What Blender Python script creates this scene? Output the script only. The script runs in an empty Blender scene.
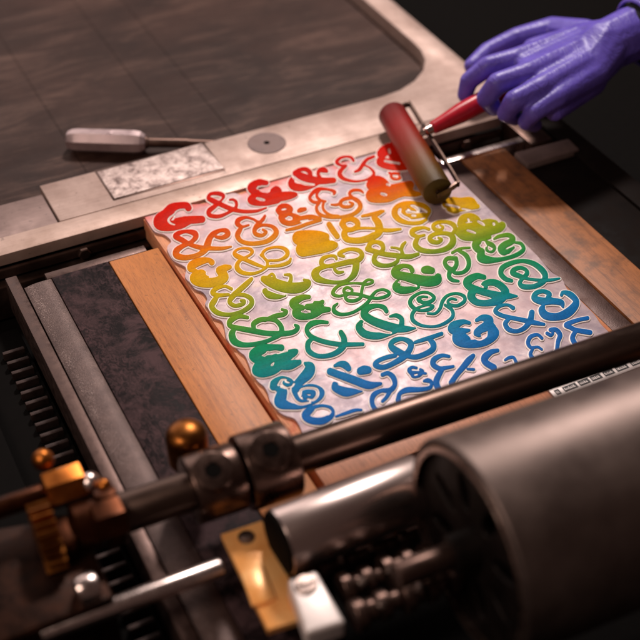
import bpy, bmesh, math, random
import numpy as np
from mathutils import Vector, Matrix
from math import sin, cos, pi, radians, sqrt, hypot
random.seed(4)
S = bpy.context.scene
COL = S.collection

# ------------------------------------------------------------------ camera
F = 1224.806                                   # focal length in photo pixels (photo 640 wide)
CAMP = Vector((-0.311356, -1.023427, 0.769724))
ROWS = ((0.892900, 0.290614, -0.343909), (-0.450206, 0.587464, -0.672458), (0.006609, 0.755268, 0.655383))
RW = Matrix(ROWS)                              # camera axes -> world
cd = bpy.data.cameras.new('camera'); cam = bpy.data.objects.new('camera', cd); COL.objects.link(cam)
cam.matrix_world = Matrix.Translation(CAMP) @ RW.to_4x4()
cd.sensor_width = 36; cd.lens = F/640*36; cd.clip_start = .01; cd.clip_end = 50
cd.dof.use_dof = True; cd.dof.focus_distance = 1.19; cd.dof.aperture_fstop = 3.5; cd.dof.aperture_blades = 0
S.camera = cam

def at(px, py, z=0.0):
    """a point measured in the photograph, on the horizontal plane at height z (metres)"""
    d = RW @ Vector((px-320, -(py-320), -F))
    return CAMP + d*((z-CAMP.z)/d.z)

# ------------------------------------------------------------------ materials
def srgb(r, g, b):
    return tuple(((c/255)/12.92 if c <= 10 else ((c/255+.055)/1.055)**2.4) for c in (r, g, b))+(1,)
class NT:
    def __init__(s, name):
        s.m = bpy.data.materials.new(name); s.m.use_nodes = True; s.t = s.m.node_tree; s.n = s.t.nodes; s.l = s.t.links
        s.b = s.n['Principled BSDF']
    def node(s, t, **k):
        n = s.n.new(t)
        for a, v in k.items(): setattr(n, a, v)
        return n
    def coord(s, scale=(1,1,1), rot=(0,0,0), world=False):
        mp = s.node('ShaderNodeMapping'); mp.inputs['Scale'].default_value = scale; mp.inputs['Rotation'].default_value = rot
        if world:
            g = s.node('ShaderNodeNewGeometry'); s.l.new(g.outputs['Position'], mp.inputs[0])
        else:
            c = s.node('ShaderNodeTexCoord'); s.l.new(c.outputs['Object'], mp.inputs[0])
        return mp.outputs[0]
    def noise(s, co, scale, detail=6, rough=.6, dist=0):
        n = s.node('ShaderNodeTexNoise'); s.l.new(co, n.inputs['Vector'])
        n.inputs['Scale'].default_value = scale; n.inputs['Detail'].default_value = detail
        n.inputs['Roughness'].default_value = rough; n.inputs['Distortion'].default_value = dist
        return n.outputs['Fac']
    def ramp(s, fac, stops, interp='LINEAR'):
        r = s.node('ShaderNodeValToRGB'); s.l.new(fac, r.inputs[0]); e = r.color_ramp.elements; r.color_ramp.interpolation = interp
        while len(e) < len(stops): e.new(.5)
        for i, (p, c) in enumerate(stops):
            e[i].position = p; e[i].color = c if isinstance(c, tuple) else (c, c, c, 1)
        return r.outputs[0]
    def mix(s, fac, a, b, mode='MIX'):
        m = s.node('ShaderNodeMix', data_type='RGBA', blend_type=mode)
        for k, v in ((0, fac), (6, a), (7, b)):
            if isinstance(v, (int, float, tuple)): m.inputs[k].default_value = v
            else: s.l.new(v, m.inputs[k])
        return m.outputs[2]
    def set(s, k, v):
        if isinstance(v, (int, float, tuple)): s.b.inputs[k].default_value = v
        else: s.l.new(v, s.b.inputs[k])
    def bump(s, h, strength=.3, dist=.001, prev=None):
        b = s.node('ShaderNodeBump'); b.inputs['Strength'].default_value = strength; b.inputs['Distance'].default_value = dist
        s.l.new(h, b.inputs['Height'])
        if prev is not None: s.l.new(prev, b.inputs['Normal'])
        s.l.new(b.outputs[0], s.b.inputs['Normal']); return b.outputs[0]

def mat_metal(name, c1, c2, rough=.35, metallic=1, scale=60, stretch=(1,1,1), bump=.15, rvar=.12, fine=600, spec=.5):
    t = NT(name); co = t.coord(stretch)
    n = t.noise(co, scale, 8, .65); n2 = t.noise(co, fine, 3, .6)
    t.set('Base Color', t.ramp(n, [(.3, c1), (.7, c2)]))
    t.set('Metallic', metallic)
    t.set('Roughness', t.ramp(n2 if rvar > .2 else n, [(.3, max(.05, rough-rvar)), (.7, min(1, rough+rvar))]))
    t.bump(n2, bump, .0004)
    t.b.inputs['Specular IOR Level'].default_value = spec
    return t.m

def mat_wood(name, light, dark, ang=0.0, rough=.5, sc=1.0, worn=None):
    t = NT(name)
    co = t.coord((42*sc, 3.2*sc, 42*sc), (0, 0, ang), world=True)
    n = t.noise(co, 5, 6, .6, .6)
    co2 = t.coord((1500*sc, 85*sc, 1500*sc), (0, 0, ang), world=True)
    pores = t.noise(co2, 1.1, 3, .6)
    co3 = t.coord((1,1,1), (0,0,ang), world=True)
    big = t.noise(co3, 14, 4, .5)
    base = t.ramp(n, [(.18, dark), (.5, light), (.8, tuple(min(1, c*1.12) for c in light[:3])+(1,))])
    pc = t.ramp(pores, [(.36, .5), (.5, 1.0)])
    col = t.mix(.6, base, pc, 'MULTIPLY')
    col = t.mix(.5, col, t.ramp(big, [(.3, .72), (.65, 1.1)]), 'MULTIPLY')
    spots = t.noise(co3, 240, 2, .5)
    col = t.mix(.6, col, t.ramp(spots, [(.24, .35), (.31, 1.0)]), 'MULTIPLY')
    if worn:
        col = t.mix(t.ramp(t.noise(co3, 30, 6, .7), [(.5, 0.0), (.66, .75)]), col, worn)
    t.set('Base Color', col); t.set('Roughness', rough); t.bump(pores, .22, .0004)
    return t.m

def mat_plain(name, col, rough=.5, metallic=0, coat=0):
    t = NT(name); co = t.coord()
    n = t.noise(co, 90, 5, .6)
    d = tuple(c*.7 for c in col[:3])+(1,)
    t.set('Base Color', t.ramp(n, [(.3, d), (.7, col)])); t.set('Roughness', rough); t.set('Metallic', metallic)
    t.set('Coat Weight', coat); t.bump(t.noise(co, 500, 3), .1, .0003)
    return t.m

M = {}
M['wood_l'] = mat_wood('maple furniture wood', srgb(204,124,56), srgb(158,86,32))
M['wood_b'] = mat_wood('pale furniture wood', srgb(216,142,104), srgb(176,108,74), pi/2, sc=.9)
M['wood_r'] = mat_wood('aged furniture wood', srgb(168,104,58), srgb(104,58,28), 0, .55, 1.1, srgb(92,60,40))
M['wood_base'] = mat_wood('block wood', srgb(236,160,116), srgb(206,126,86), 0, .5, 1.0, srgb(216,70,36))

def frame_mat(name, c1, c2, rough, scratch=True):
    t = NT(name); co = t.coord(world=True)
    n = t.noise(co, 14, 8, .62); st = t.noise(t.coord((6, 90, 6), world=True), 4, 6, .65)
    pits = t.noise(co, 170, 5, .6)
    col = t.ramp(n, [(.3, c1), (.68, c2)])
    col = t.mix(.35, col, t.ramp(st, [(.3, .6), (.65, 1.05)]), 'MULTIPLY')
    col = t.mix(.8, col, t.ramp(pits, [(.27, .3), (.36, 1.0)]), 'MULTIPLY')
    t.set('Base Color', col); t.set('Metallic', .5)
    t.set('Roughness', t.ramp(n, [(.3, rough+.16), (.7, rough)]))
    t.bump(t.noise(co, 420, 5, .7), .3, .0005)
    return t.m
M['frame'] = frame_mat('worn press steel', srgb(150,124,114), srgb(198,172,162), .46)
M['bar'] = frame_mat('worn bar steel', srgb(160,132,118), srgb(206,178,166), .44)
M['castend'] = frame_mat('dull cast iron', srgb(112,92,88), srgb(150,126,120), .55)
# rough zinc inlay
t = NT('rough zinc inlay'); co = t.coord(world=True); n = t.noise(co, 75, 8, .72, .4)
t.set('Base Color', t.ramp(n, [(.36, srgb(120,100,96)), (.5, srgb(190,168,162)), (.66, srgb(225,205,198))])); t.set('Metallic', .7)
t.set('Roughness', .5); t.bump(n, .9, .0018); M['inlay'] = t.m
M['disc'] = mat_metal('dull disc iron', srgb(92,76,74), srgb(122,102,98), .55, .7, 80)
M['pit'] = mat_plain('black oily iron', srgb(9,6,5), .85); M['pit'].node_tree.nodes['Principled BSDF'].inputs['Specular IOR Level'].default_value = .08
M['shade_iron'] = mat_metal('iron with painted shade', srgb(15,9,8), srgb(26,18,15), .7, 0, 40, spec=.06)  # black iron with the shade of the right side put into its colour
M['tooth'] = mat_metal('dark rack steel', srgb(46,34,32), srgb(74,58,54), .5, .6, 90)
M['dark_steel'] = mat_metal('dark oiled steel', srgb(70,52,46), srgb(104,82,74), .4, .9, 30, (1,1,1), .1)
# table surface: brown rubber/iron sheet with soft scratches and seams
t = NT('brown scuffed table'); co = t.coord(world=True)
n = t.noise(co, 5, 8, .62, .4); st = t.noise(t.coord((2.2, 9, 2.2), (0,0,radians(-6)), world=True), 3, 8, .68, .7)
spk = t.noise(co, 260, 5, .7); hair = t.noise(t.coord((9, 420, 9), (0,0,radians(9)), world=True), 1.6, 2, .5)
col = t.ramp(n, [(.3, srgb(38,23,20)), (.7, srgb(68,45,38))])
col = t.mix(t.ramp(st, [(.5, 0.0), (.72, .5)]), col, srgb(122,92,80))
col = t.mix(t.ramp(hair, [(.66, 0.0), (.72, .35)]), col, srgb(150,118,104))
col = t.mix(.5, col, t.ramp(spk, [(.3, .6), (.6, 1.1)]), 'MULTIPLY')
t.set('Base Color', col); t.b.inputs['Specular IOR Level'].default_value = .18
t.set('Roughness', t.ramp(st, [(.3, .68), (.7, .5)])); t.bump(spk, .12, .0004); M['table'] = t.m
# pitted black slab
t = NT('pitted black iron'); co = t.coord(world=True)
n = t.noise(co, 38, 9, .72, .5); big = t.noise(co, 11, 5, .6); f2 = t.noise(t.coord((1, .55, 1), (0,0,.5), world=True), 230, 6, .7, 1.2)
m1 = t.ramp(n, [(.42, 0.0), (.56, 1.0)]); m2 = t.ramp(f2, [(.4, 0.0), (.54, 1.0)])
mm = t.mix(t.ramp(big, [(.42, 0.05), (.62, .9)]), m1, m2)
t.set('Base Color', t.mix(mm, srgb(80,60,62), srgb(20,13,15))); t.set('Metallic', .1); t.b.inputs['Specular IOR Level'].default_value = .08
t.set('Roughness', t.ramp(mm, [(0, .7), (1, .5)])); t.bump(t.mix(.5, m1, f2), .35, .0008); M['slab'] = t.m
# sand cast rail, its glint painted into the colour as bright speckles
t = NT('sand cast steel rail'); co = t.coord(world=True)
g = t.noise(co, 620, 4, .75); g2 = t.noise(co, 60, 6, .6)
base_c = t.mix(.5, t.ramp(g2, [(.3, srgb(72,54,51)), (.7, srgb(96,76,71))]), t.ramp(g, [(.35, .55), (.6, 1.15)]), 'MULTIPLY')
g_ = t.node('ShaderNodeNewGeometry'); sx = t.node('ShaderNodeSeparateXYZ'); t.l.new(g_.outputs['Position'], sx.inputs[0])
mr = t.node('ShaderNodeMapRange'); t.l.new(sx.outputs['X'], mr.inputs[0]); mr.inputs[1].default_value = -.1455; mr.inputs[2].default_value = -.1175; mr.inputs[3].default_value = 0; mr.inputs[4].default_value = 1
glint_band = t.ramp(mr.outputs[0], [(0, .5), (.16, 1.0), (.32, .85), (.55, .25), (.8, .12)])
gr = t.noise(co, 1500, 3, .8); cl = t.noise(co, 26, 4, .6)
th = t.node('ShaderNodeMath', operation='MULTIPLY_ADD'); t.l.new(glint_band, th.inputs[0]); th.inputs[1].default_value = .12; t.l.new(gr, th.inputs[2])
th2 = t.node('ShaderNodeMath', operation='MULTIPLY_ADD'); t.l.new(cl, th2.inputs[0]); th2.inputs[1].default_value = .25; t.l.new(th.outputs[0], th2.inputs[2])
worn = t.ramp(th2.outputs[0], [(.82, 0.0), (.92, 1.0)])  # mask of the painted glint, densest along the left crown
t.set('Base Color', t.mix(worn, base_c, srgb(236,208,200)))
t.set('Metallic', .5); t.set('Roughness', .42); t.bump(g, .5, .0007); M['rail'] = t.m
M['railplain'] = mat_metal('planed rail steel', srgb(72,55,51), srgb(98,78,72), .45, .8, 120, (1,1,1), .35)
M['shaft'] = mat_metal('dull turned steel', srgb(76,59,52), srgb(102,83,75), .36, .95, 22, (.3,1,1), .08)
M['collar'] = mat_metal('browned collar steel', srgb(82,64,57), srgb(112,90,82), .3, 1, 40)
M['brass'] = mat_metal('old brass', srgb(150,82,32), srgb(186,112,50), .36, 1, 50)
M['brassdull'] = mat_metal('dull domed brass', srgb(112,64,26), srgb(150,92,42), .4, 1, 30)
M['bracket'] = mat_metal('grimy bronze casting', srgb(26,13,8), srgb(56,28,14), .45, .8, 90, bump=.6)
M['brassdark'] = mat_metal('tarnished bronze', srgb(44,20,9), srgb(84,42,18), .38, .9, 40)
M['copper'] = mat_metal('polished brass plate', srgb(255,166,84), srgb(255,200,130), .3, .15, 30)
M['bright'] = mat_metal('bright steel', srgb(206,186,180), srgb(232,214,208), .26, 1, 30)
M['roller'] = mat_metal('ground steel roller', srgb(200,178,172), srgb(226,206,200), .3, 1, 14, (.15,1,1), .05, .05)
M['drum'] = mat_metal('dull drum steel', srgb(88,74,70), srgb(120,104,98), .47, .85, 16, (1,1,1), .12, .08)
M['drumrim'] = mat_metal('drum edge highlight', srgb(176,150,138), srgb(210,184,172), .3, 1, 60)  # edge highlight of the drum put into a lighter steel colour
M['drumend'] = mat_metal('black cast drum end', srgb(14,9,8), srgb(28,19,16), .5, .3, 50, spec=.3)
M['white'] = mat_metal('frosted aluminium', srgb(226,212,208), srgb(242,230,226), .45, .4, 60)
M['alu'] = mat_metal('cast aluminium handle', srgb(162,140,142), srgb(194,172,172), .42, .6, 50)
M['reglet'] = mat_metal('rusty reglet', srgb(62,42,38), srgb(88,64,58), .5, .5, 55, (1,1,1), .5)
M['ink_slot'] = mat_plain('label black', srgb(34,24,28), .6)
M['screw'] = mat_metal('grey screw', srgb(120,104,98), srgb(168,150,142), .35, 1, 80)
# purple nitrile
t = NT('purple nitrile'); co = t.coord()
t.set('Base Color', t.ramp(t.noise(co, 40, 4), [(.3, srgb(92,74,178)), (.7, srgb(112,94,204))])); t.set('Roughness', .42)
w = t.noise(t.coord((1,.35,1), (0,0,.9)), 62, 4, .55, 2.6); t.bump(w, .32, .004); t.set('Subsurface Weight', .05); M['nitrile'] = t.m
t = NT('black sleeve cloth'); co = t.coord()
t.set('Base Color', t.ramp(t.noise(co, 60, 4), [(.3, srgb(16,14,22)), (.7, srgb(30,26,38))])); t.set('Roughness', .95)
t.bump(t.noise(co, 30, 5), .6, .004); M['cloth'] = t.m
M['redhandle'] = mat_plain('red lacquer', srgb(206,30,52), .28, 0, .5)
# plate sheet: pale mauve metal, mottled, ink residue
t = NT('pale printing plate'); co = t.coord(world=True)
n = t.noise(co, 34, 8, .68, .3); big = t.noise(co, 9, 4, .55); st = t.noise(t.coord((20, 120, 20), (0,0,.35), world=True), 3, 6, .65)
col = t.ramp(n, [(.3, srgb(140,124,136)), (.5, srgb(174,156,164)), (.68, srgb(214,196,198))])
col = t.mix(t.ramp(big, [(.42, 0.0), (.62, .55)]), col, srgb(224,186,184))
col = t.mix(t.ramp(st, [(.62, 0.0), (.76, .6)]), col, srgb(166,146,170))
g = t.node('ShaderNodeNewGeometry'); sp = t.node('ShaderNodeSeparateXYZ'); t.l.new(g.outputs['Position'], sp.inputs[0])
mr = t.node('ShaderNodeMapRange'); t.l.new(sp.outputs['Y'], mr.inputs[0]); mr.inputs[1].default_value = 0; mr.inputs[2].default_value = -.3825
tint = t.ramp(mr.outputs[0], [(0, srgb(230,70,40)), (.2, srgb(226,120,50)), (.36, srgb(206,170,70)), (.55, srgb(90,150,90)), (.75, srgb(60,140,150)), (1, srgb(60,110,160))])
stain = t.ramp(t.noise(t.coord((14, 60, 14), (0,0,.3), world=True), 2.4, 7, .7, .5), [(.55, 0.0), (.75, .42)])
edge = t.ramp(mr.outputs[0], [(0, .8), (.035, .25), (.07, 0.0)])
e2 = t.mix(1.0, edge, t.ramp(t.noise(co, 24, 4, .6), [(.45, 0.0), (.58, 1.0)]), 'MULTIPLY')
col = t.mix(stain, col, tint); col = t.mix(e2, col, tint)
t.set('Base Color', col); t.set('Metallic', .32); t.set('Roughness', t.ramp(n, [(.3, .59), (.7, .455)])); t.bump(n, .2, .0008); M['sheet'] = t.m
t = NT('bevelled plate shoulder'); co = t.coord(world=True)
t.set('Base Color', t.ramp(t.noise(co, 60, 5), [(.3, srgb(252,236,226)), (.7, srgb(255,248,242))])); t.set('Roughness', .5)  # near white stands in for the light caught by the letter rims
M['shoulder'] = t.m
# split fountain ink: the hue depends on the position along the plate
t = NT('rainbow letterpress ink'); g = t.node('ShaderNodeNewGeometry'); sp = t.node('ShaderNodeSeparateXYZ'); t.l.new(g.outputs['Position'], sp.inputs[0])
co = t.coord(world=True)
wob = t.noise(co, 11, 3, .5)
ma = t.node('ShaderNodeMath', operation='MULTIPLY_ADD'); t.l.new(wob, ma.inputs[0]); ma.inputs[1].default_value = .035; t.l.new(sp.outputs['Y'], ma.inputs[2])
mr = t.node('ShaderNodeMapRange'); t.l.new(ma.outputs[0], mr.inputs[0])
mr.inputs[1].default_value = .0175; mr.inputs[2].default_value = -.3825+.0175; mr.inputs[3].default_value = 0; mr.inputs[4].default_value = 1
Y = lambda mm: -mm/382.5
stops = [(Y(-8), srgb(206,20,0)), (Y(-42), srgb(218,44,0)), (Y(-74), srgb(222,98,2)), (Y(-104), srgb(230,150,0)), (Y(-140), srgb(218,172,0)), (Y(-172), srgb(166,164,12)),
         (Y(-198), srgb(96,150,34)), (Y(-224), srgb(38,142,66)), (Y(-252), srgb(8,138,96)), (Y(-282), srgb(6,136,138)), (Y(-310), srgb(22,120,180)), (Y(-345), srgb(24,104,184))]
ic = t.ramp(mr.outputs[0], stops)
ic = t.mix(.5, ic, t.ramp(t.noise(co, 480, 5, .75), [(.32, .55), (.55, 1.08)]), 'MULTIPLY')
ic = t.mix(.35, ic, t.ramp(t.noise(co, 75, 7, .65), [(.3, .7), (.65, 1.15)]), 'MULTIPLY')
t.set('Base Color', ic); t.set('Roughness', .5); t.b.inputs['Specular IOR Level'].default_value = .05
t.bump(t.noise(co, 900, 4, .7), .35, .0004); M['ink'] = t.m
# brayer rubber: dark, inked with the same split colours
t = NT('inked brayer rubber'); tc = t.node('ShaderNodeTexCoord'); sp = t.node('ShaderNodeSeparateXYZ'); t.l.new(tc.outputs['Object'], sp.inputs[0])
mr = t.node('ShaderNodeMapRange'); t.l.new(sp.outputs['Y'], mr.inputs[0]); mr.inputs[1].default_value = .10; mr.inputs[2].default_value = -.10
t.set('Base Color', t.ramp(mr.outputs[0], [(0, srgb(60,8,10)), (.3, srgb(150,12,8)), (.48, srgb(140,34,6)), (.64, srgb(122,62,8)), (.8, srgb(96,66,10)), (1, srgb(46,36,12))]))
t.set('Roughness', .42); t.b.inputs['Specular IOR Level'].default_value = .35; t.bump(t.noise(t.coord(), 700, 4, .7), .5, .0008); M['brayer'] = t.m

# ------------------------------------------------------------------ building helpers
def tag(o, label, cat, group=None, kind=None):
    if label: o['label'] = label
    if cat: o['category'] = cat
    if group: o['group'] = group
    if kind: o['kind'] = kind
    return o
def thing(name, loc, label, cat, group=None):
    o = bpy.data.objects.new(name, None); COL.objects.link(o); o.location = loc; o.empty_display_size = .01
    return tag(o, label, cat, group)
def wloc(o):
    v = Vector((0,0,0))
    while o is not None: v += Vector(o.location); o = o.parent
    return v
def finish(name, me, m, parent=None, loc=None, smooth=True, ang=24):
    """me holds world coordinates; give the object a sensible origin"""
    if loc is None:
        if parent is not None: loc = wloc(parent)
        else:
            xs = [v.co for v in me.vertices]
            loc = Vector((sum(v.x for v in xs)/len(xs), sum(v.y for v in xs)/len(xs), min(v.z for v in xs)))
    me.transform(Matrix.Translation(-Vector(loc)))
    if smooth:
        me.shade_smooth(); me.set_sharp_from_angle(angle=radians(ang))
    else: me.shade_flat()
    me.materials.clear(); me.materials.append(m)
    o = bpy.data.objects.new(name, me); COL.objects.link(o)
    if parent is not None:
        o.parent = parent; o.location = Vector(loc)-wloc(parent)
    else: o.location = loc
    return o
def fin_bm(name, bm, m, parent=None, **k):
    bmesh.ops.recalc_face_normals(bm, faces=bm.faces)
    me = bpy.data.meshes.new(name); bm.to_mesh(me); bm.free(); return finish(name, me, m, parent, **k)
def prism(bm, pts, z0, z1, bev=.0006, seg=2):
    b = bmesh.new()
    vs = [b.verts.new((p[0], p[1], z1)) for p in pts]
    f = b.faces.new(vs)
    r = bmesh.ops.extrude_face_region(b, geom=[f])
    for v in [g for g in r['geom'] if isinstance(g, bmesh.types.BMVert)]: v.co.z = z0
    bmesh.ops.recalc_face_normals(b, faces=b.faces)
    if bev:
        es = [e for e in b.edges if all(abs(v.co.z-z1) < 1e-7 for v in e.verts)]
        es += [e for e in b.edges if abs(e.verts[0].co.z-e.verts[1].co.z) > 1e-6 and len(pts) < 9]
        bmesh.ops.bevel(b, geom=es, offset=bev, segments=seg, affect='EDGES', profile=.5)
    me = bpy.data.meshes.new('t'); b.to_mesh(me); b.free(); bm.from_mesh(me); bpy.data.meshes.remove(me)
def rect(x0, x1, y0, y1): return [(x0,y0),(x1,y0),(x1,y1),(x0,y1)]
def bar(name, x0, x1, y0, y1, z0, z1, m, parent=None, bev=.0006):
    bm = bmesh.new(); prism(bm, rect(x0/1000, x1/1000, y0/1000, y1/1000), z0/1000, z1/1000, bev); return fin_bm(name, bm, m, parent)
def lathe(bm, p0, p1, prof, seg=64, cap=True, phase=0):
    p0, p1 = Vector(p0), Vector(p1); d = (p1-p0).normalized()
    u = d.cross(Vector((0,0,1)));  u = u.normalized() if u.length > 1e-5 else Vector((1,0,0)); v = u.cross(d)
    rings = []
    for t_, r in prof:
        rings.append([bm.verts.new(p0+d*t_+(u*cos(2*pi*k/seg+phase)+v*sin(2*pi*k/seg+phase))*r) for k in range(seg)])
    for a, b in zip(rings, rings[1:]):
        for k in range(seg): bm.faces.new((a[k], a[(k+1) % seg], b[(k+1) % seg], b[k]))
    if cap: bm.faces.new(rings[0]); bm.faces.new(rings[-1])
def rod(name, p0, p1, r, m, parent=None, bev=.001, seg=64, **k):
    L = (Vector(p1)-Vector(p0)).length; bm = bmesh.new()
    lathe(bm, p0, p1, [(0, r-bev), (bev*.3, r-bev*.3), (bev, r), (L-bev, r), (L-bev*.3, r-bev*.3), (L, r-bev)], seg)
    return fin_bm(name, bm, m, parent, **k)
def ball(name, c, r, m, parent=None):
    bm = bmesh.new(); bmesh.ops.create_uvsphere(bm, u_segments=32, v_segments=20, radius=r)
    bmesh.ops.translate(bm, verts=bm.verts, vec=Vector(c)); return fin_bm(name, bm, m, parent, ang=80)
def sweep(bm, pts, radii, seg=14):
    pts = [Vector(p) for p in pts]; rings = []; up = Vector((0,0,1))
    for i, p in enumerate(pts):
        d = (pts[min(i+1, len(pts)-1)]-pts[max(i-1, 0)]).normalized()
        u = d.cross(up); u = u.normalized() if u.length > 1e-4 else Vector((1,0,0)); v = u.cross(d)
        rings.append([bm.verts.new(p+(u*cos(2*pi*k/seg)+v*sin(2*pi*k/seg))*radii[i]) for k in range(seg)])
    for a, b in zip(rings, rings[1:]):
        for k in range(seg): bm.faces.new((a[k], a[(k+1) % seg], b[(k+1) % seg], b[k]))
    bm.faces.new(rings[0]); bm.faces.new(rings[-1])

def catmull(pts, n=8):
    P = [np.array(p, float) for p in pts]
    if len(P) == 1: return [P[0]]
    P = [2*P[0]-P[1]]+P+[2*P[-1]-P[-2]]; out = []
    for i in range(1, len(P)-2):
        a, b, c, d = P[i-1:i+3]
        for k in range(n):
            s = k/n
            q = .5*((2*b)+(c-a)*s+(2*a-5*b+4*c-d)*s*s+(3*b-a-3*c+d)*s**3)
            out.append(q)
    out.append(P[-2]); return out

def field(strokes, negs, h, pad):
    pos = [np.array(catmull(s)) for s in strokes]; neg = [np.array(catmull(s)) for s in negs]
    allp = np.concatenate(pos)
    x0, y0 = (allp[:, :2]-allp[:, 2:3]).min(0)-pad; x1, y1 = (allp[:, :2]+allp[:, 2:3]).max(0)+pad
    xs = np.arange(x0, x1+h, h); ys = np.arange(y0, y1+h, h)
    X, Yg = np.meshgrid(xs, ys)
    def sd(L):
        f = np.full(X.shape, -1e9)
        for s in L:
            for i in range(max(1, len(s)-1)):
                a = s[i]; b = s[min(i+1, len(s)-1)]
                dx, dy = b[0]-a[0], b[1]-a[1]; L2 = dx*dx+dy*dy+1e-12
                t_ = np.clip(((X-a[0])*dx+(Yg-a[1])*dy)/L2, 0, 1)
                f = np.maximum(f, a[2]+(b[2]-a[2])*t_-np.hypot(X-a[0]-t_*dx, Yg-a[1]-t_*dy))
        return f
    f = sd(pos)
    if neg:
        for q in neg: q[:, 2] = q[:, 2]*1.25+.42
        f = np.minimum(f, -sd(neg))
    # light smoothing rounds the joins of strokes
    g = f.copy(); g[1:-1, 1:-1] = (f[1:-1, 1:-1]*4+f[:-2, 1:-1]+f[2:, 1:-1]+f[1:-1, :-2]+f[1:-1, 2:])/8
    return xs, ys, g

def contours(xs, ys, f, lev):
    g = f-lev; ny, nx = g.shape; seg = {}
    ins = g > 0
    cells = np.argwhere((ins[:-1,:-1] | ins[1:,:-1] | ins[:-1,1:] | ins[1:,1:]) & ~(ins[:-1,:-1] & ins[1:,:-1] & ins[:-1,1:] & ins[1:,1:]))
    def pt(e):
        k, i, j = e
        if k == 0:
            a, b = g[i, j], g[i, j+1]; s = a/(a-b); return (xs[j]+(xs[j+1]-xs[j])*s, ys[i])
        a, b = g[i, j], g[i+1, j]; s = a/(a-b); return (xs[j], ys[i]+(ys[i+1]-ys[i])*s)
    nxt = {}
    for i, j in cells:
        i, j = int(i), int(j)
        c = [ins[i, j], ins[i, j+1], ins[i+1, j+1], ins[i+1, j]]
        E = [(0, i, j), (1, i, j+1), (0, i+1, j), (1, i, j)]
        outs = []; 
        for k in range(4):
            if c[k] != c[(k+1) % 4]: outs.append((k, c[k]))
        # edge where we go inside->outside is a start, outside->inside an end
        st = [k for k, a in outs if a]; en = [k for k, a in outs if not a]
        if len(st) == 1: nxt[E[st[0]]] = E[en[0]]
        else:
            for k in st:
                nxt[E[k]] = E[(k-1) % 4]
    loops = []; 
    while nxt:
        s, e = nxt.popitem(); L = [s]
        while e in nxt and e != s:
            L.append(e); e = nxt.pop(e)
        if len(L) > 7:
            Q = [pt(q) for q in L]; ar = abs(sum(a[0]*b[1]-b[0]*a[1] for a, b in zip(Q, Q[1:]+Q[:1])))/2
            if ar > 1.7: loops.append(Q)
    return loops
def thin(L, tol):
    out = [L[0]]
    for i in range(1, len(L)-1):
        a, b, c = out[-1], L[i], L[i+1]
        cr = abs((b[0]-a[0])*(c[1]-a[1])-(b[1]-a[1])*(c[0]-a[0]))
        if cr/(hypot(c[0]-a[0], c[1]-a[1])+1e-9) > tol or hypot(b[0]-a[0], b[1]-a[1]) > 1.6: out.append(b)
    return out
def relief(name, loops, zc, ext, bev, m, parent, off=0.0, res=2, matrix=None, **k):
    """filled outline with holes, extruded and bevelled, baked to a mesh"""
    cu = bpy.data.curves.new(name, 'CURVE'); cu.dimensions = '2D'; cu.fill_mode = 'BOTH'
    cu.extrude = ext; cu.bevel_depth = bev; cu.bevel_resolution = res; cu.offset = off
    for L in loops:
        sp = cu.splines.new('POLY'); sp.points.add(len(L)-1)
        for p, q in zip(sp.points, L): p.co = (q[0], q[1], 0, 1)
        sp.use_cyclic_u = True
    o = bpy.data.objects.new('tmp', cu); COL.objects.link(o)
    dg = bpy.context.evaluated_depsgraph_get(); me = bpy.data.meshes.new_from_object(o.evaluated_get(dg))
    bpy.data.objects.remove(o); bpy.data.curves.remove(cu)
    me.transform(matrix if matrix else Matrix.Translation((0, 0, zc)))
    bm = bmesh.new(); bm.from_mesh(me); bmesh.ops.remove_doubles(bm, verts=bm.verts, dist=2e-6); bm.to_mesh(me); bm.free()
    me.name = name
    return finish(name, me, m, parent, **k)

# ------------------------------------------------------------------ setting
bm = bmesh.new(); prism(bm, rect(-2, 2.4, -1.6, 2.2), -.12, -.075, 0); o = fin_bm('press_bed', bm, M['pit']); tag(o, None, None, None, 'structure')
bm = bmesh.new(); prism(bm, rect(-1.2, .478, .09, 2.0), -.045, -.020, 0)
o = fin_bm('table_surface', bm, M['table']); tag(o, None, None, None, 'structure')
bm = bmesh.new()
for x in (-.02, .1005, .162): prism(bm, rect(x, x+.0006, .09, 2.0), -.0204, -.0198, 0)
gv = fin_bm('table_seam', bm, M['pit']); tag(gv, None, None, None, 'structure')

# ------------------------------------------------------------------ steel frame behind the plate
fr = thing('press_frame', (.1, .05, -.03), 'pale worn steel press frame with a rounded window opening, running behind the printing plate', 'machine frame')
bar('edge_bar', -420, 453, 1.2, 30.6, -14, -1, M['bar'], fr, .0008)
pts = [(-.0815, .0318), (.4835, .0318), (.4835, 1.2), (.4505, 1.2), (.4505, .215), (.449, .185), (.441, .160), (.425, .138), (.402, .120), (.375, .1085), (.345, .1045), (-.0815, .1045)]
bm = bmesh.new(); prism(bm, pts, -.022, -.001, .0012); fin_bm('frame_plate', bm, M['frame'], fr)
bar('frame_plate', -420, -83.2, 31.8, 90, -22, -2.5, M['castend'], fr, .0015)
o = bar('inset_rim', -18.5, 113.5, 41.5, 105.4, -3, -.6, M['dark_steel'], fr, .0003)
bm = bmesh.new(); prism(bm, [(-.0165, .0435), (.1135, .0452), (.1105, .1035), (-.017, .1005)], -.002, .0004, .0010); fin_bm('inset_plate', bm, M['inlay'], fr)
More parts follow.
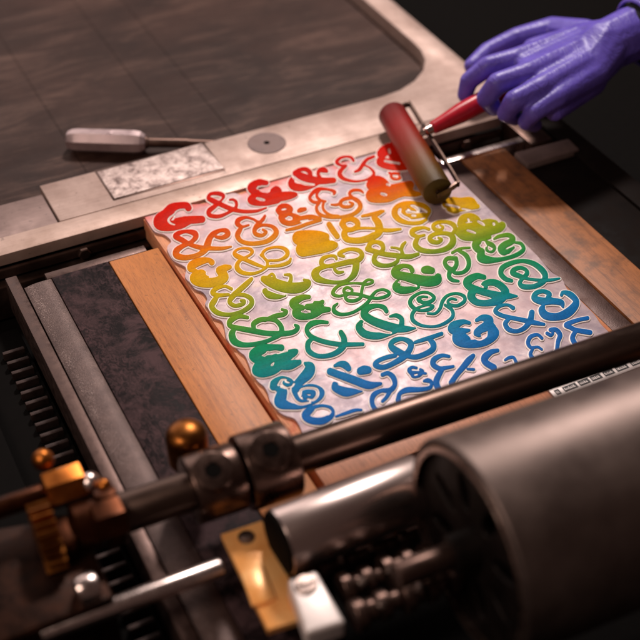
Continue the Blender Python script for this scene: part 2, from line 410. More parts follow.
# round blind disc with its centre hole
bm = bmesh.new(); c = Vector((.178, .072, 0)); lathe(bm, c+Vector((0,0,-.003)), c+Vector((0,0,-.0003)), [(0, .0222), (.0022, .0222), (.0027, .0216), (.0027, .0035), (.0012, .0028), (.0012, .0001)], 72, False)
dk = fin_bm('disc', bm, M['disc'], fr)
bm = bmesh.new(); lathe(bm, c+Vector((0,0,-.0012)), c+Vector((0,0,-.0004)), [(0, .0031), (.0008, .0031)], 24); fin_bm('centre_hole', bm, M['pit'], dk)  # black disc laid in as the shade inside the hole
# ledges in the gap in front of the frame
gw = thing('gap_ledge', (.1, -.01, -.07), 'dark oily cast ledge deep in the gap in front of the steel frame', 'machine frame')
bar('ledge', -420, 453, -14, 0, -70, -30, M['dark_steel'], gw, .002)
bar('ledge_step', -420, 453, -4.5, 1, -26, -16, M['dark_steel'], gw, .002)
bar('end_wall', 453.5, 483, -62, .6, -70, -4, M['dark_steel'], gw, .001)
for x in (-70, 60, 400):
    bm = bmesh.new(); lathe(bm, (x/1000, -.004, -.021), (x/1000, -.010, -.021), [(0, .007), (.005, .007), (.006, .006)], 6); fin_bm('bolt_head', bm, M['dark_steel'], gw)

# ------------------------------------------------------------------ furniture around the plate
SG = 'metal bars locked round the plate'
t_ = bar('spacer_bar', -121, -14.5, -48.5, -38.5, -30, -7.5, M['railplain']); tag(t_, 'thin dark grey spacer bar across the top end of the left wood block', 'spacer bar', SG)
t_ = bar('spacer_bar', 342, 452, -49, -39.5, -30, -5.5, M['bright']); tag(t_, 'thin bright steel spacer bar across the top of the right wood block, below the hand', 'spacer bar', SG)
t_ = bar('iron_slab', -116.6, -57.2, -600, -49.5, -30, -6.2, M['slab']); tag(t_, 'wide black pitted iron slab between the left wood block and the steel rails', 'iron slab', 'black iron slabs')
t_ = bar('iron_slab', 424.5, 490, -640, -96, -30, -9.5, M['shade_iron']); tag(t_, 'black iron slab darkened as if in shadow, right of the right wood block', 'iron slab', 'black iron slabs')
t_ = bar('wood_furniture', -56.2, -3.2, -475, -50.8, -28, -6, M['wood_l'], bev=.0007); tag(t_, 'long orange wood block along the left edge of the printing plate', 'wood block', 'wooden blocks locked round the plate')
t_ = bar('wood_furniture', 365.5, 423, -640, -51, -28, -6, M['wood_r'], bev=.0012); tag(t_, 'long brown weathered wood block right of the plate, partly in the shadow of the hand', 'wood block', 'wooden blocks locked round the plate')
t_ = bar('wood_furniture', 4.4, 236, -418.5, -376, -28, -6, M['wood_b'], bev=.0007); tag(t_, 'pale wood block below the plate, under the long dark shaft', 'wood block', 'wooden blocks locked round the plate')
t_ = bar('reglet', 341.5, 364.2, -640, -50.2, -28, -7.5, M['reglet'], bev=.0008); tag(t_, 'dark rusty metal strip between the plate and the right wood block', 'metal strip', SG)
bm = bmesh.new(); prism(bm, [(.4265, -.094), (.498, -.094), (.500, -.069), (.4265, -.066)], -.028, -.004, .002); t_ = fin_bm('metal_block', bm, M['castend']); tag(t_, 'small grey metal block at the top end of the darkened black slab', 'metal block')

# ruler-like label strip
ls = thing('label_strip', (.30, -.411, -.028), 'pale metal strip with dark lettered panels at the right end of the lower wood block', 'label strip')
bar('strip', 237.2, 420, -418.5, -376, -28, -5.2, M['white'], ls, .0006)
for k, (a, b) in enumerate(((241, 246), (250, 264.5), (267, 278.5), (280.5, 292), (295, 306), (309, 322), (326, 338), (341, 356))):
    p = bar('panel', a, b, -415.5, -409.5, -5.4, -5.0, M['ink_slot'], ls, 0)
    bm = bmesh.new(); x = a+1.2
    while x < b-2:
        w = random.choice((.7, 1.1, 1.4)); h = random.choice((2.6, 3.4, 3.4))
        prism(bm, rect(x/1000, (x+w*.45)/1000, -.4140, (-414+h*.8)/1000), -.0051, -.0048, 0)
        prism(bm, rect((x+w*.45)/1000, (x+w)/1000, -.4140, -.4134), -.0051, -.0047, 0)
        x += w+.7
    if len(bm.verts): fin_bm('lettering', bm, M['white'], p)
    else: bm.free()

# rails on the left, each with its sand cast crown
def crown_rail(x0, x1, y0, y1, z0, z1, m, name, lab, grp):
    bm = bmesh.new(); w = x1-x0
    xm = x0+.017; cr = [(x0+.017*k/10, z1-8.5*(.017*(1-k/10))**2) for k in range(10)]
    prof = [(x0, z0)]+cr+[(xm, z1), (x1-.0006, z1), (x1, z1-.0006), (x1, z0)]
    a = [bm.verts.new((x, y0, z)) for x, z in prof]; b = [bm.verts.new((x, y1, z)) for x, z in prof]
    for i in range(len(prof)-1): bm.faces.new((a[i], a[i+1], b[i+1], b[i]))
    bm.faces.new(a); bm.faces.new(b)
    return tag(fin_bm(name, bm, m, ang=50), lab, 'rail', grp)
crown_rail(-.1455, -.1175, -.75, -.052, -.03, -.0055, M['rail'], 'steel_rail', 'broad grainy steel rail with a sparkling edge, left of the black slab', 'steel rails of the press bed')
t_ = bar('steel_rail', -159, -147.2, -750, -30, -45, -6.5, M['railplain'], bev=.0008); tag(t_, 'narrow plain steel rail beside the black rack pit at the left edge', 'rail', 'steel rails of the press bed')
t_ = bar('steel_rail', 491, 520, -750, -12, -45, -6.5, M['shade_iron'], bev=.0008); tag(t_, 'steel rail coloured dark as if in deep shadow at the far right', 'rail', 'steel rails of the press bed')
# gear rack in the pit
rk = thing('gear_rack', (-.178, -.3, -.075), 'row of oblong steel rack teeth in the black pit at the left edge', 'gear rack')
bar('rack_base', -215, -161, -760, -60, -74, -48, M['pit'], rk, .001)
for k in range(42):
    y = -100-15.4*k
    bm = bmesh.new(); prism(bm, rect(-.1865, -.1650, (y-2.3)/1000, (y+2.3)/1000), -.050, -.040, .0007, 2)
    to = fin_bm('tooth', bm, M['tooth'], rk)
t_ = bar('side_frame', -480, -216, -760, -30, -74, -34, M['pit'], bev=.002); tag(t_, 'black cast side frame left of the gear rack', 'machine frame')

# ------------------------------------------------------------------ the key lying on the table
kz = -.0200
def on(px, py, z): return at(px, py, z)
a0 = at(67, 140, kz+.013); a1 = at(146, 142.5, kz+.013)
kt = thing('screwdriver', ((a0+a1)/2)*1.0, 'stubby screwdriver with an eight sided grey aluminium handle lying on the brown table', 'screwdriver')
kt.location.z = kz
L = (a1-a0).length; bm = bmesh.new()
lathe(bm, a0, a1, [(0, .0085), (.0012, .0105), (.006, .0128), (.012, .0138), (L-.014, .0140), (L-.006, .0128), (L-.001, .0098), (L, .0088)], 8, True, pi/8)
# square it: flatten slightly so that it rests on a facet
me_h = fin_bm('handle', bm, M['alu'], kt, ang=20)
b1 = at(222, 143.5, kz+.008); d = (b1-a1).normalized(); L2 = (b1-a1).length
bm = bmesh.new(); lathe(bm, a1-d*.002, b1, [(0, .0072), (.004, .0072), (.005, .0058), (L2*.55, .0056), (L2*.62, .0048), (L2*.9, .0040), (L2, .0036)], 24); fin_bm('blade', bm, M['dark_steel'], kt)
bm = bmesh.new(); cc = a0+(a1-a0)*.56+Vector((0,0,.0125)); lathe(bm, cc, cc+Vector((0,0,.0012)), [(0, .0038), (.0009, .0034), (.0012, .002)], 20); fin_bm('stamp', bm, M['alu'], kt)

# ------------------------------------------------------------------ printing plate
pl = thing('printing_plate', (.165, -.19, -.028), 'printing plate of raised ampersands inked in a rainbow from red to blue', 'printing plate')
def pq(*pp): return [tuple(at(x, y, 0)[:2]) for x, y in pp]
base = [(-.0002, -.0005), (.338, -.0005), (.3385, -.372), (.0028, -.372)]
bm = bmesh.new(); prism(bm, base, -.027, -.0040, .0006); fin_bm('base_block', bm, M['wood_base'], pl)
left = [(144,214.6),(149,224),(155,231.8),(164,234.5),(171,241),(167,247),(169,254),(174,261),(184,266),(186,270),(185,277),(190,283),(195,289),(202.5,292),(207,298.5),(205,304),(209,310),(212.5,317),(221,320.5),(224,326),(225,332),(227,340),(234,346),(240,352),(245,356),(249,365),(252,373),(258,381.5),(264,386.5),(268,394),(270,401),(277.5,410.5),(284,415),(294,418.5),(299,425),(303,434),(311,447)]
right = [(480,186),(486,196),(494,203),(499,211),(507,219),(515,227),(521,236),(529,246),(537,255),(546,266),(553,273),(562,278.5),(565,285),(569,291),(577,296),(583,303),(594,314),(601,324),(611,334),(622,346)]
top = [(473,178),(440,140),(400,146.5),(386,151),(372,153),(352,156),(342,159),(334,165),(322,167.5),(312,169),(296,173),(284,178),(272,181),(264,188),(252,190),(241,194),(232,193),(216,197.5),(206,203),(198,204),(186,205),(172,208.5),(160,213),(152,215)]
poly = [np.array(p) for p in left+right[::-1]+top]
def smooth_poly(P, n=4):
    out = []; N = len(P)
    for i in range(N):
        a, b, c, d = P[i-1], P[i], P[(i+1) % N], P[(i+2) % N]
        for k in range(n):
            s = k/n; out.append(.5*((2*b)+(c-a)*s+(2*a-5*b+4*c-d)*s*s+(3*b-a-3*c+d)*s**3))
    return out
sl = [tuple(at(p[0], p[1], -.0012)[:2]) for p in poly]
sl = [tuple(q) for q in smooth_poly([np.array(p) for p in sl])]
sl = [(min(max(x, .0002), .3382), max(min(y, -.0012), -.3715)) for x, y in sl]
relief('sheet', [sl], -.00255, .0010, .00035, M['sheet'], pl, -.00035)

GL = []
def G(ox, oy, strokes, negs=()):
    """strokes traced at 8x from the window whose corner is (ox, oy): (x, y, half width)"""
    f = lambda L: [[(ox+x/8, oy+y/8, r/8) for x, y, r in s] for s in L]
    GL.append((f(strokes), f(negs)))
# row 1, red
G(145,170,[[(348,305,24),(330,285,24),(270,286,24),(215,306,34),(185,345,44)],[(190,350,44),(128,405,56),(130,442,40),(200,448,38),(285,434,34),(345,410,28)],[(246,402,12),(300,398,20),(370,400,28),(456,396,25)],[(320,408,34)]],[[(268,336,14),(232,360,8),(202,380,7),(188,404,7),(206,428,7),(236,438,5)],[(278,352,4),(340,354,6),(400,346,8)]])
G(200,150,[[(532,464,5),(450,490,11),(340,492,14),(250,472,17),(170,438,18),(100,405,20),(66,385,14),(88,352,12),(150,350,16),(188,368,14),(170,405,8),(120,450,16),(72,490,19),(82,524,16),(150,532,14),(222,505,11),(285,462,12),(290,420,12),(265,398,9),(238,400,7)]])
G(200,150,[[(532,264,16),(470,262,24),(412,300,30),(440,340,26),(520,370,34),(600,376,34),(660,372,34),(730,362,26),(765,358,14)],[(455,360,24),(412,398,30),(450,420,24),(530,416,28),(610,388,40)],[(585,330,22),(610,318,26),(626,330,26)]],[[(458,388,8),(485,396,11),(512,402,8)],[(470,300,10),(500,322,14),(540,330,12)]])
G(270,140,[[(204,268,24),(245,290,30),(330,318,30),(420,328,26),(508,324,22)],[(205,258,16),(240,238,14),(285,236,17),(318,258,18),(325,290,16)],[(176,318,20),(172,350,28),(196,374,30),(255,382,28),(325,366,24),(390,340,16)],[(405,305,10),(385,275,14),(395,245,16),(430,240,22),(455,252,12)]],[[(190,300,8),(230,330,9),(290,352,9),(350,358,6)]])
G(335,130,[[(148,246,11),(130,222,11),(90,214,8),(42,226,11),(14,258,15),(48,284,9),(92,286,7),(50,320,16),(38,358,19),(76,394,13),(160,412,8),(240,402,7),(300,372,12),(310,340,11),(280,305,7),(240,284,6)],[(312,214,10),(258,236,13),(222,278,15),(195,318,14),(158,336,8)]])
G(335,130,[[(375,190,38),(400,165,40),(470,150,50),(560,165,55),(600,200,50)],[(370,255,38),(400,270,38),(470,276,46),(560,268,50),(640,246,34),(680,244,18)],[(470,205,40),(540,215,50)]],[[(402,250,8),(450,260,9),(512,269,8)],[(430,158,7),(436,185,8)]])
G(335,130,[[(434,344,9),(450,352,9),(470,348,10),(512,350,10)],[(448,372,11),(462,388,11),(490,396,9),(520,388,9),(512,372,8)]],[[(475,372,6),(490,372,6)]])
# row 2, orange
G(170,220,[[(490,215,6),(420,228,13),(335,228,15),(250,222,17),(170,200,15),(95,160,20),(42,132,18),(72,105,17),(130,92,13),(195,106,22),(205,140,20),(165,180,15),(100,210,18),(52,248,24),(56,286,24),(125,302,20),(220,282,18),(280,240,24),(302,190,26),(320,142,22),(352,108,20),(405,84,14),(452,88,18),(462,118,20),(418,142,16),(368,136,10)]])
G(230,200,[[(188,155,8),(130,140,10),(72,158,18),(60,190,20),(98,214,10),(150,202,7)],[(98,214,10),(78,242,18),(60,286,20),(90,330,16),(170,350,16),(280,336,17),(350,295,20),(370,252,20),(335,212,13),(255,202,11),(200,232,16),(205,272,16),(255,284,14),(290,258,11),(262,238,8)],[(188,155,8),(232,178,10),(262,158,14),(280,128,9)],[(232,178,10),(205,205,10),(190,235,10)]])
G(230,200,[[(385,85,20),(405,55,18),(450,48,18),(482,75,22),(455,102,22),(405,105,20),(385,85,20)],[(412,140,26),(428,172,22),(480,188,20),(540,168,26),(600,146,22),(660,138,18),(720,150,13)],[(420,125,20),(470,118,18),(520,135,22),(560,150,20)],[(548,88,12),(565,82,18),(600,74,14)],[(452,242,9),(540,222,13),(620,192,13),(722,162,12)]],[[(470,144,11),(484,147,11)],[(570,172,6),(620,164,6)]])
G(290,190,[[(352,32,10),(355,14,12),(300,-4,9),(220,-4,14),(168,40,13),(160,72,12),(190,98,11),(232,98,9)],[(236,0,11),(215,32,11),(220,62,11),(248,84,9),(285,92,7)],[(238,100,9),(212,140,12),(232,190,12),(310,218,11),(420,216,12),(510,192,15),(560,145,18),(552,98,16),(505,66,12),(435,74,13),(400,104,12),(425,134,13),(480,134,12),(505,112,9),(475,98,7)],[(270,98,11),(262,140,10),(285,178,10),(330,202,8),(390,206,6)],[(410,108,9),(370,120,10),(330,118,6)],[(552,98,14),(500,62,12),(476,28,12),(505,4,11),(560,4,10),(585,22,7)]])
G(335,130,[[(292,440,40),(330,412,42),(372,418,36),(400,445,36)],[(300,525,52),(340,520,62),(420,510,66),(490,490,56),(560,470,52),(600,440,30)],[(560,490,40),(640,512,20),(700,508,8)],[(320,470,50),(380,460,50)]],[[(374,511,9),(394,517,11),(408,520,8)],[(420,436,9),(436,444,7)]])
# row 3, yellow
G(170,220,[[(335,340,20),(310,322,16),(250,330,26),(180,360,30),(165,392,20),(210,410,12)],[(245,430,30),(200,462,38),(228,492,36),(300,504,34),(375,494,34),(430,464,34),(420,430,34),(400,404,30)],[(400,404,30),(440,385,24),(478,378,14)],[(250,440,40),(260,470,50)]],[[(306,428,16),(334,410,14)],[(232,386,7),(290,386,9),(345,394,9)]])
G(230,200,[[(290,545,7),(200,512,13),(120,476,15),(55,448,18),(34,424,12),(62,396,8),(110,386,8),(160,394,12),(178,416,13),(155,444,9),(105,468,9),(66,500,14),(58,545,19),(100,582,15),(180,590,11),(250,568,9),(296,530,10),(296,490,10),(272,462,9),(262,425,11),(300,392,9),(370,378,9),(430,388,13),(460,420,16),(445,456,14),(390,482,9),(310,486,8)],[(486,470,8),(468,500,13),(400,524,12),(310,532,8)],[(272,462,8),(246,440,8)]])
G(290,190,[[(75,385,54),(120,370,44),(190,365,38),(250,370,34),(290,372,22)],[(105,475,56),(180,462,56),(260,455,48),(330,445,36),(360,442,22)],[(110,420,40),(200,410,50),(270,410,44)]])
G(290,190,[[(312,276,20),(340,320,22),(378,372,20)]])
G(350,180,[[(-62,352,24),(-42,322,22),(5,312,20),(52,332,22),(60,368,20),(20,396,18),(-30,394,20),(-62,352,24)],[(-30,394,20),(-46,430,24),(-34,465,24),(0,482,22),(80,484,24),(170,458,28),(232,412,30),(226,345,28),(192,295,20),(235,262,18),(268,250,9)],[(5,398,15),(100,386,10),(200,390,10),(300,404,15),(405,394,8)],[(96,290,9),(160,278,13),(230,258,12)]],[[(40,432,10),(90,418,10),(190,408,6)]])
G(350,180,[[(612,296,10),(634,248,13),(590,208,18),(500,186,16),(420,196,20),(368,230,24),(358,276,24),(400,322,20),(480,346,14),(560,342,14),(610,318,10)],[(425,250,14),(430,225,18),(480,222,20),(540,236,14)],[(432,268,16),(450,288,20),(520,290,20),(600,280,16)],[(430,225,14),(425,250,16),(440,280,16)]],[[(466,238,7),(472,240,6)],[(500,284,7),(520,286,7)],[(492,206,6),(520,216,9),(545,242,8)],[(400,236,8),(396,262,9),(420,290,10),(470,316,10)]])
G(400,180,[[(372,190,30),(420,170,30),(480,180,34),(560,170,30),(600,190,16)],[(400,225,26),(440,235,30),(480,228,24),(540,215,26),(620,212,16)]],[[(370,198,7),(420,208,9),(470,220,8)],[(500,232,7),(560,242,6)]])
# row 4, olive
G(350,180,[[(150,545,22),(160,512,17),(205,496,14),(252,512,18),(266,550,16),(250,572,14)],[(140,552,20),(190,570,18),(280,594,18),(380,606,18),(470,614,18),(545,594,12)],[(425,604,14),(412,560,13),(420,525,14),(442,500,9)],[(410,560,9),(370,545,8),(330,540,7)],[(215,585,16),(195,620,18),(200,658,20),(250,684,16),(320,682,14),(375,655,14),(388,620,12)]])
G(400,180,[[(232,395,11),(185,382,11),(110,400,19),(98,430,19),(140,452,12),(195,442,9)],[(150,458,11),(128,490,19),(128,530,22),(180,564,19),(280,572,16),(370,550,20),(420,505,25),(418,452,22),(370,428,15),(290,430,15),(240,458,17),(250,488,18),(300,500,15),(332,478,12),(306,462,7)],[(412,440,14),(440,400,15),(430,362,18),(380,338,14),(310,338,13),(268,362,15),(275,392,15),(320,402,12),(345,378,9),(320,362,6)]])
G(440,205,[[(165,150,26),(185,112,30),(240,98,30),(285,115,28),(300,150,34)],[(160,215,38),(195,250,30),(270,250,34),(340,230,36),(410,205,32),(470,185,32),(495,165,28)],[(200,190,40),(300,190,50),(380,160,44),(430,160,38)]],[[(224,112,6),(230,124,7)],[(222,204,8),(250,213,9),(280,224,7)],[(306,132,8),(335,148,10),(352,162,7)],[(428,148,8),(432,160,7)]])
G(270,260,[[(532,-8,9),(520,-28,11),(480,-32,10),(425,-12,16),(412,30,17),(455,50,13),(530,40,18),(620,18,20),(700,4,20),(736,-35,18),(712,-74,16),(640,-86,13),(575,-66,14),(552,-44,14),(590,-28,10)],[(452,52,13),(395,70,18),(362,106,30),(378,146,28),(440,170,18),(530,180,13),(610,168,13),(665,125,22),(685,75,26),(690,30,26)],[(585,96,7),(545,100,12),(516,72,11),(530,40,14)]])
G(270,260,[[(-50,152,24),(-5,170,38),(70,202,42),(150,222,42),(230,222,40),(290,200,30),(308,175,16),(270,158,7)],[(-38,250,22),(-5,280,26),(60,288,24),(120,282,10)],[(-10,130,9),(15,112,8),(32,128,10),(38,160,12)],[(118,118,7),(160,122,12),(168,150,13),(160,180,16)]],[[(-10,236,7),(50,258,8),(115,275,7)]])
G(210,280,[[(172,72,11),(120,50,10),(56,66,15),(20,100,17),(60,122,15),(150,118,10)],[(62,124,13),(34,168,21),(14,212,20),(60,262,18),(150,278,14),(250,256,16),(325,205,18),(330,155,17),(278,122,14),(210,118,11)],[(332,-8,13),(295,28,19),(235,82,20),(178,135,20),(158,178,16),(200,206,14),(262,192,14),(274,168,11),(245,164,7)]])
# row 5, green
G(440,205,[[(400,258,12),(340,276,18),(285,312,28),(300,352,26),(340,372,18)],[(372,300,14),(412,318,18),(438,345,11),(415,374,10),(375,362,9),(372,330,10)],[(330,372,26),(330,420,34),(375,438,30),(450,440,18),(540,424,14),(620,395,16),(668,355,15),(648,310,12),(600,300,8)],[(548,370,12),(510,378,24),(490,350,28),(520,318,26),(570,292,24),(580,262,20),(540,240,16),(470,252,13),(432,272,7)],[(545,372,18),(590,340,8)]],[[(398,357,6),(408,356,6)],[(346,304,12),(362,326,9)]])
G(440,205,[[(238,342,7),(160,350,9),(98,382,10)],[(150,366,11),(205,400,17),(230,450,17),(222,505,16),(180,540,13),(120,544,12),(98,520,8)],[(128,428,15),(132,475,16),(105,515,17),(62,502,17),(38,460,15),(62,428,15),(128,428,15)],[(82,515,18),(72,570,16),(98,600,14),(148,610,8)]])
G(270,260,[[(312,296,12),(255,302,20),(190,340,30),(205,372,26),(255,384,20)],[(215,395,30),(215,430,32),(260,448,28),(340,436,28),(400,400,26),(400,360,22),(360,345,12)],[(300,375,20),(360,372,24),(420,335,12)],[(400,400,26),(468,396,16)]],[[(258,412,8),(285,416,10),(318,416,7)]])
G(390,240,[[(178,246,16),(158,216,13),(100,208,14),(45,240,26),(50,275,30),(120,292,30),(210,315,36),(300,332,38),(370,322,36),(384,295,24)],[(60,345,22),(50,378,28),(90,400,26),(160,398,22),(225,376,12)],[(275,240,24),(300,238,28),(335,245,22)]],[[(70,338,7),(130,352,9),(210,370,7)]])
G(500,260,[[(92,166,13),(45,152,17),(8,112,19),(20,62,20),(90,25,17),(180,8,15),(270,30,19),(338,82,22),(362,130,22),(340,178,20),(270,212,18),(190,214,19),(158,188,15),(178,150,13),(215,110,17),(205,78,13),(160,62,14),(112,78,18),(100,105,18),(150,126,18),(230,152,10),(330,162,11),(410,160,11),(476,148,6)]])
G(330,250,[[(268,266,10),(300,240,9),(338,244,8),(338,262,8),(290,276,9),(268,270,9),(180,266,7),(90,278,9),(40,310,12),(24,350,13),(68,370,9),(112,360,7)],[(268,270,10),(254,325,11),(245,380,11),(195,406,12),(142,402,12),(122,370,10),(165,345,8),(178,320,8),(140,300,9),(112,318,11),(125,345,11),(220,354,11),(300,376,11),(380,387,10),(450,370,12),(474,342,11),(430,318,9),(375,328,9),(335,368,12),(300,420,12),(240,468,11),(170,504,10),(90,516,12),(36,492,16),(32,455,12),(60,430,6)]])
# row 6, green to teal
G(370,280,[[(395,170,12),(385,150,12),(420,134,8),(460,138,6)],[(392,160,13),(430,182,12),(485,172,13),(512,140,13),(470,104,9),(410,100,9),(345,135,12),(320,178,15),(345,220,14),(400,244,9),(470,236,13),(505,210,10),(460,200,7),(400,216,8),(360,240,12),(335,285,14),(350,330,14),(420,366,10),(520,372,9),(600,345,12),(660,295,13),(655,240,12),(600,200,9)],[(462,268,8),(520,268,9),(560,228,12),(580,170,13),(620,125,10),(690,108,9),(750,130,12),(755,170,13),(700,205,12),(640,198,11),(622,172,9),(650,150,9),(690,158,7)]])
G(210,280,[[(300,300,12),(230,290,17),(165,325,21),(160,365,17),(220,384,18),(330,404,20),(450,426,19),(580,430,20),(670,415,17),(702,380,16),(680,360,8)],[(190,398,16),(175,440,26),(200,495,26),(280,520,18),(400,506,16),(500,470,14),(562,430,20),(572,382,18),(535,330,16),(480,314,15),(405,318,18),(350,350,19),(352,388,14)],[(440,322,12),(520,290,17),(590,275,16),(612,250,11),(575,236,8)]])
G(450,240,[[(272,298,16),(210,290,22),(140,330,30),(155,372,26),(220,400,24),(310,428,24),(390,445,26),(460,448,22),(535,450,4)],[(180,410,28),(170,455,28),(215,498,22),(300,505,22),(390,480,32),(440,430,30),(430,390,26),(380,350,24),(320,338,22),(270,358,18),(292,378,9)]],[[(235,442,7),(262,456,10),(310,464,8)],[(212,330,8),(225,355,10),(260,375,8)]])
G(330,250,[[(452,490,15),(430,460,17),(375,446,15),(300,465,24),(275,515,30),(330,560,30),(420,596,32),(520,624,32),(610,632,22),(684,626,4)],[(250,580,18),(232,620,26),(280,672,28),(380,688,26),(480,664,18),(560,640,10)],[(478,532,6),(530,524,15),(572,552,17),(572,610,22)]],[[(272,588,8),(350,630,11),(420,650,11),(485,662,8)]])
G(290,310,[[(298,100,11),(240,96,15),(170,112,22),(135,155,17),(160,205,17),(230,240,17),(320,264,17),(420,276,17),(582,274,13)],[(180,225,13),(145,265,19),(150,325,20),(210,365,17),(290,368,17),(370,342,20),(425,290,24),(432,230,22),(408,180,18)]])
# row 7, teal to blue
G(240,340,[[(330,62,22),(270,58,20),(190,70,32),(120,110,40),(120,145,32),(180,165,30)],[(150,215,40),(140,245,40),(185,262,34),(260,240,36),(320,205,30)],[(230,165,40),(300,170,50),(370,130,40),(430,100,26),(450,90,14)],[(340,200,36),(400,200,34),(470,178,20)],[(200,200,50)],[(225,175,36),(290,150,36)]],[[(224,104,14)],[(256,200,9),(270,182,5)],[(300,112,3),(335,100,5),(376,86,7)],[(430,146,7),(458,150,8),(492,148,6)]])
G(500,260,[[(105,384,15),(62,360,10),(0,368,13),(-38,408,15),(10,442,15),(90,462,15),(180,480,16),(268,500,18),(352,515,10)],[(255,420,20),(242,480,22),(200,540,18),(135,570,15),(70,556,17),(42,510,17),(70,472,13)]])
G(500,260,[[(505,375,8),(488,340,22),(420,330,24),(340,330,28),(275,306,22),(290,265,18),(345,250,15),(395,272,17),(385,305,18),(420,325,20)],[(345,370,14),(335,405,26),(370,445,30),(450,455,28),(530,430,34),(592,375,30),(608,325,22),(560,275,22),(505,258,12),(492,280,12)]])
G(430,300,[[(315,184,10),(262,176,17),(190,208,32),(178,240,26),(240,250,24),(310,244,10)],[(215,270,32),(225,320,38),(290,350,30),(380,348,30),(460,322,32),(515,270,34),(510,225,18)],[(372,162,10),(420,142,20),(470,160,32),(455,205,34),(405,235,28),(375,265,24),(395,290,10)],[(470,200,36),(500,240,34),(490,280,30)],[(230,270,34),(290,320,32)]],[[(318,262,8),(345,292,10),(395,312,12),(440,290,12),(450,268,9)]])
G(370,320,[[(572,110,14),(500,135,15),(420,160,14),(362,178,11)],[(465,145,13),(505,190,22),(500,235,22),(440,272,20),(370,296,19),(310,290,17),(250,266,24),(185,228,24),(165,195,18),(200,162,19),(265,152,15),(325,185,22),(318,235,22),(275,290,24),(200,340,20),(110,378,19),(45,362,20),(60,330,16),(130,300,16),(200,284,16)]])
G(320,345,[[(118,166,8),(160,152,18),(200,160,26),(228,188,20)],[(82,212,25),(160,240,27),(280,284,29),(390,322,28),(485,310,10)],[(120,318,22),(125,345,26),(200,375,34),(260,375,24),(335,368,5)],[(325,208,28),(355,200,32),(385,200,26)]],[[(96,176,6),(160,204,5),(240,226,5)],[(90,276,6),(170,304,6),(260,336,6),(340,360,6)]])
G(370,320,[[(372,384,9),(338,378,10),(312,400,14),(335,428,16),(350,450,14),(395,444,12),(420,412,12),(402,396,9)],[(345,420,10),(400,422,11),(446,428,8)]],[[(360,440,5),(375,436,5)]])
G(240,340,[[(268,372,30),(275,340,26),(330,304,14),(390,316,14),(420,342,12),(390,362,13),(352,348,9),(350,330,6)],[(300,392,20),(340,405,34),(330,450,44),(325,500,46),(400,528,26),(480,532,20),(560,510,16),(630,470,18),(655,420,22),(620,382,17),(560,366,13),(490,384,13),(440,412,20),(452,462,20),(490,490,13),(545,486,9)],[(520,186,10),(560,215,36),(545,265,44),(490,320,36),(445,370,28),(432,420,18)],[(490,430,20),(520,410,24),(570,412,22),(592,440,20),(560,462,14),(520,456,20)]],[[(315,345,6),(335,320,7),(365,318,6)],[(330,375,6),(372,385,6),(415,372,5),(432,350,5)],[(395,400,9),(410,440,10),(440,490,11),(490,512,9),(560,500,6)],[(480,440,8),(492,398,8),(545,384,8),(610,395,9),(620,440,9),(585,480,7),(545,474,6)]])
G(255,365,[[(450,350,26),(405,400,32),(440,440,28),(520,450,28),(590,425,24),(625,385,14),(605,342,12),(540,325,10),(480,335,14)]],[[(500,366,16),(545,372,20),(585,385,12)]])
# last row, running under the shaft
G(320,345,[[(500,238,15),(545,226,16),(588,262,20),(598,320,18),(560,362,20),(490,366,15),(430,400,20),(416,460,18),(450,520,18),(520,520,20)],[(556,378,16),(530,420,14),(500,450,12)]])
G(320,345,[[(128,572,8),(200,548,13),(280,522,13),(330,520,9)]])
G(370,320,[[(432,488,9),(462,484,17),(490,498,13),(480,540,14),(400,556,18),(300,560,22),(240,588,16),(225,640,20)]])
G(430,300,[[(152,452,11),(95,444,14),(35,474,21),(25,515,20),(75,548,17),(140,540,13),(186,532,10)],[(95,562,16),(68,605,22),(50,660,24),(80,720,22),(170,720,20)],[(345,446,16),(310,482,24),(262,540,22),(218,592,20),(170,660,20)],[(350,556,10),(300,552,8)]])
G(430,300,[[(540,404,14),(490,416,20),(440,458,28),(446,500,24),(510,540,24)],[(600,480,8),(632,462,12),(668,460,10),(690,500,12)]])
G(500,290,[[(336,386,11),(300,358,11),(245,374,15),(224,422,15),(248,460,11),(300,456,9),(335,476,8)],[(262,470,10),(245,520,14),(300,570,16),(400,560,16),(455,480,14)],[(376,346,12),(408,362,12),(425,338,8),(400,318,11),(448,318,16),(480,360,18),(465,410,16),(455,480,14)]])
G(500,290,[[(555,300,12),(530,280,18),(570,258,16),(640,236,14),(700,225,14)],[(545,288,16),(600,318,16),(660,330,18),(720,340,18)],[(610,320,14),(580,380,18),(600,430,18)]])

to_plate = lambda L: [tuple(at(x, y, 0)[:2]) for x, y in L]
H = .34
for gi, (st, ng) in enumerate(GL):
    xs, ys, f = field(st, ng, H, 2.0)
    outer = [thin(L, .02) for L in contours(xs, ys, f, -.98)]
    rad = [p[2] for q_ in st for p in q_]; bold = -.46 if sum(rad)/len(rad) > 2.7 else -.2
    inner = [thin(L, .012) for L in contours(xs, ys, f, bold)]
    if not inner: continue
    cx = sum(p[0] for p in inner[0])/len(inner[0]); cy = sum(p[1] for p in inner[0])/len(inner[0]); c = at(cx, cy, 0); c.z = -.0012
    a = relief('ampersand', [to_plate(L) for L in outer], -.00085-.000004*gi, .0004, .00040, M['shoulder'], pl, 0, 2, None, loc=c)
    relief('ink_layer', [to_plate(L) for L in inner], .00025-.000004*gi, .0002, .0001, M['ink'], a, -.0001, 1)

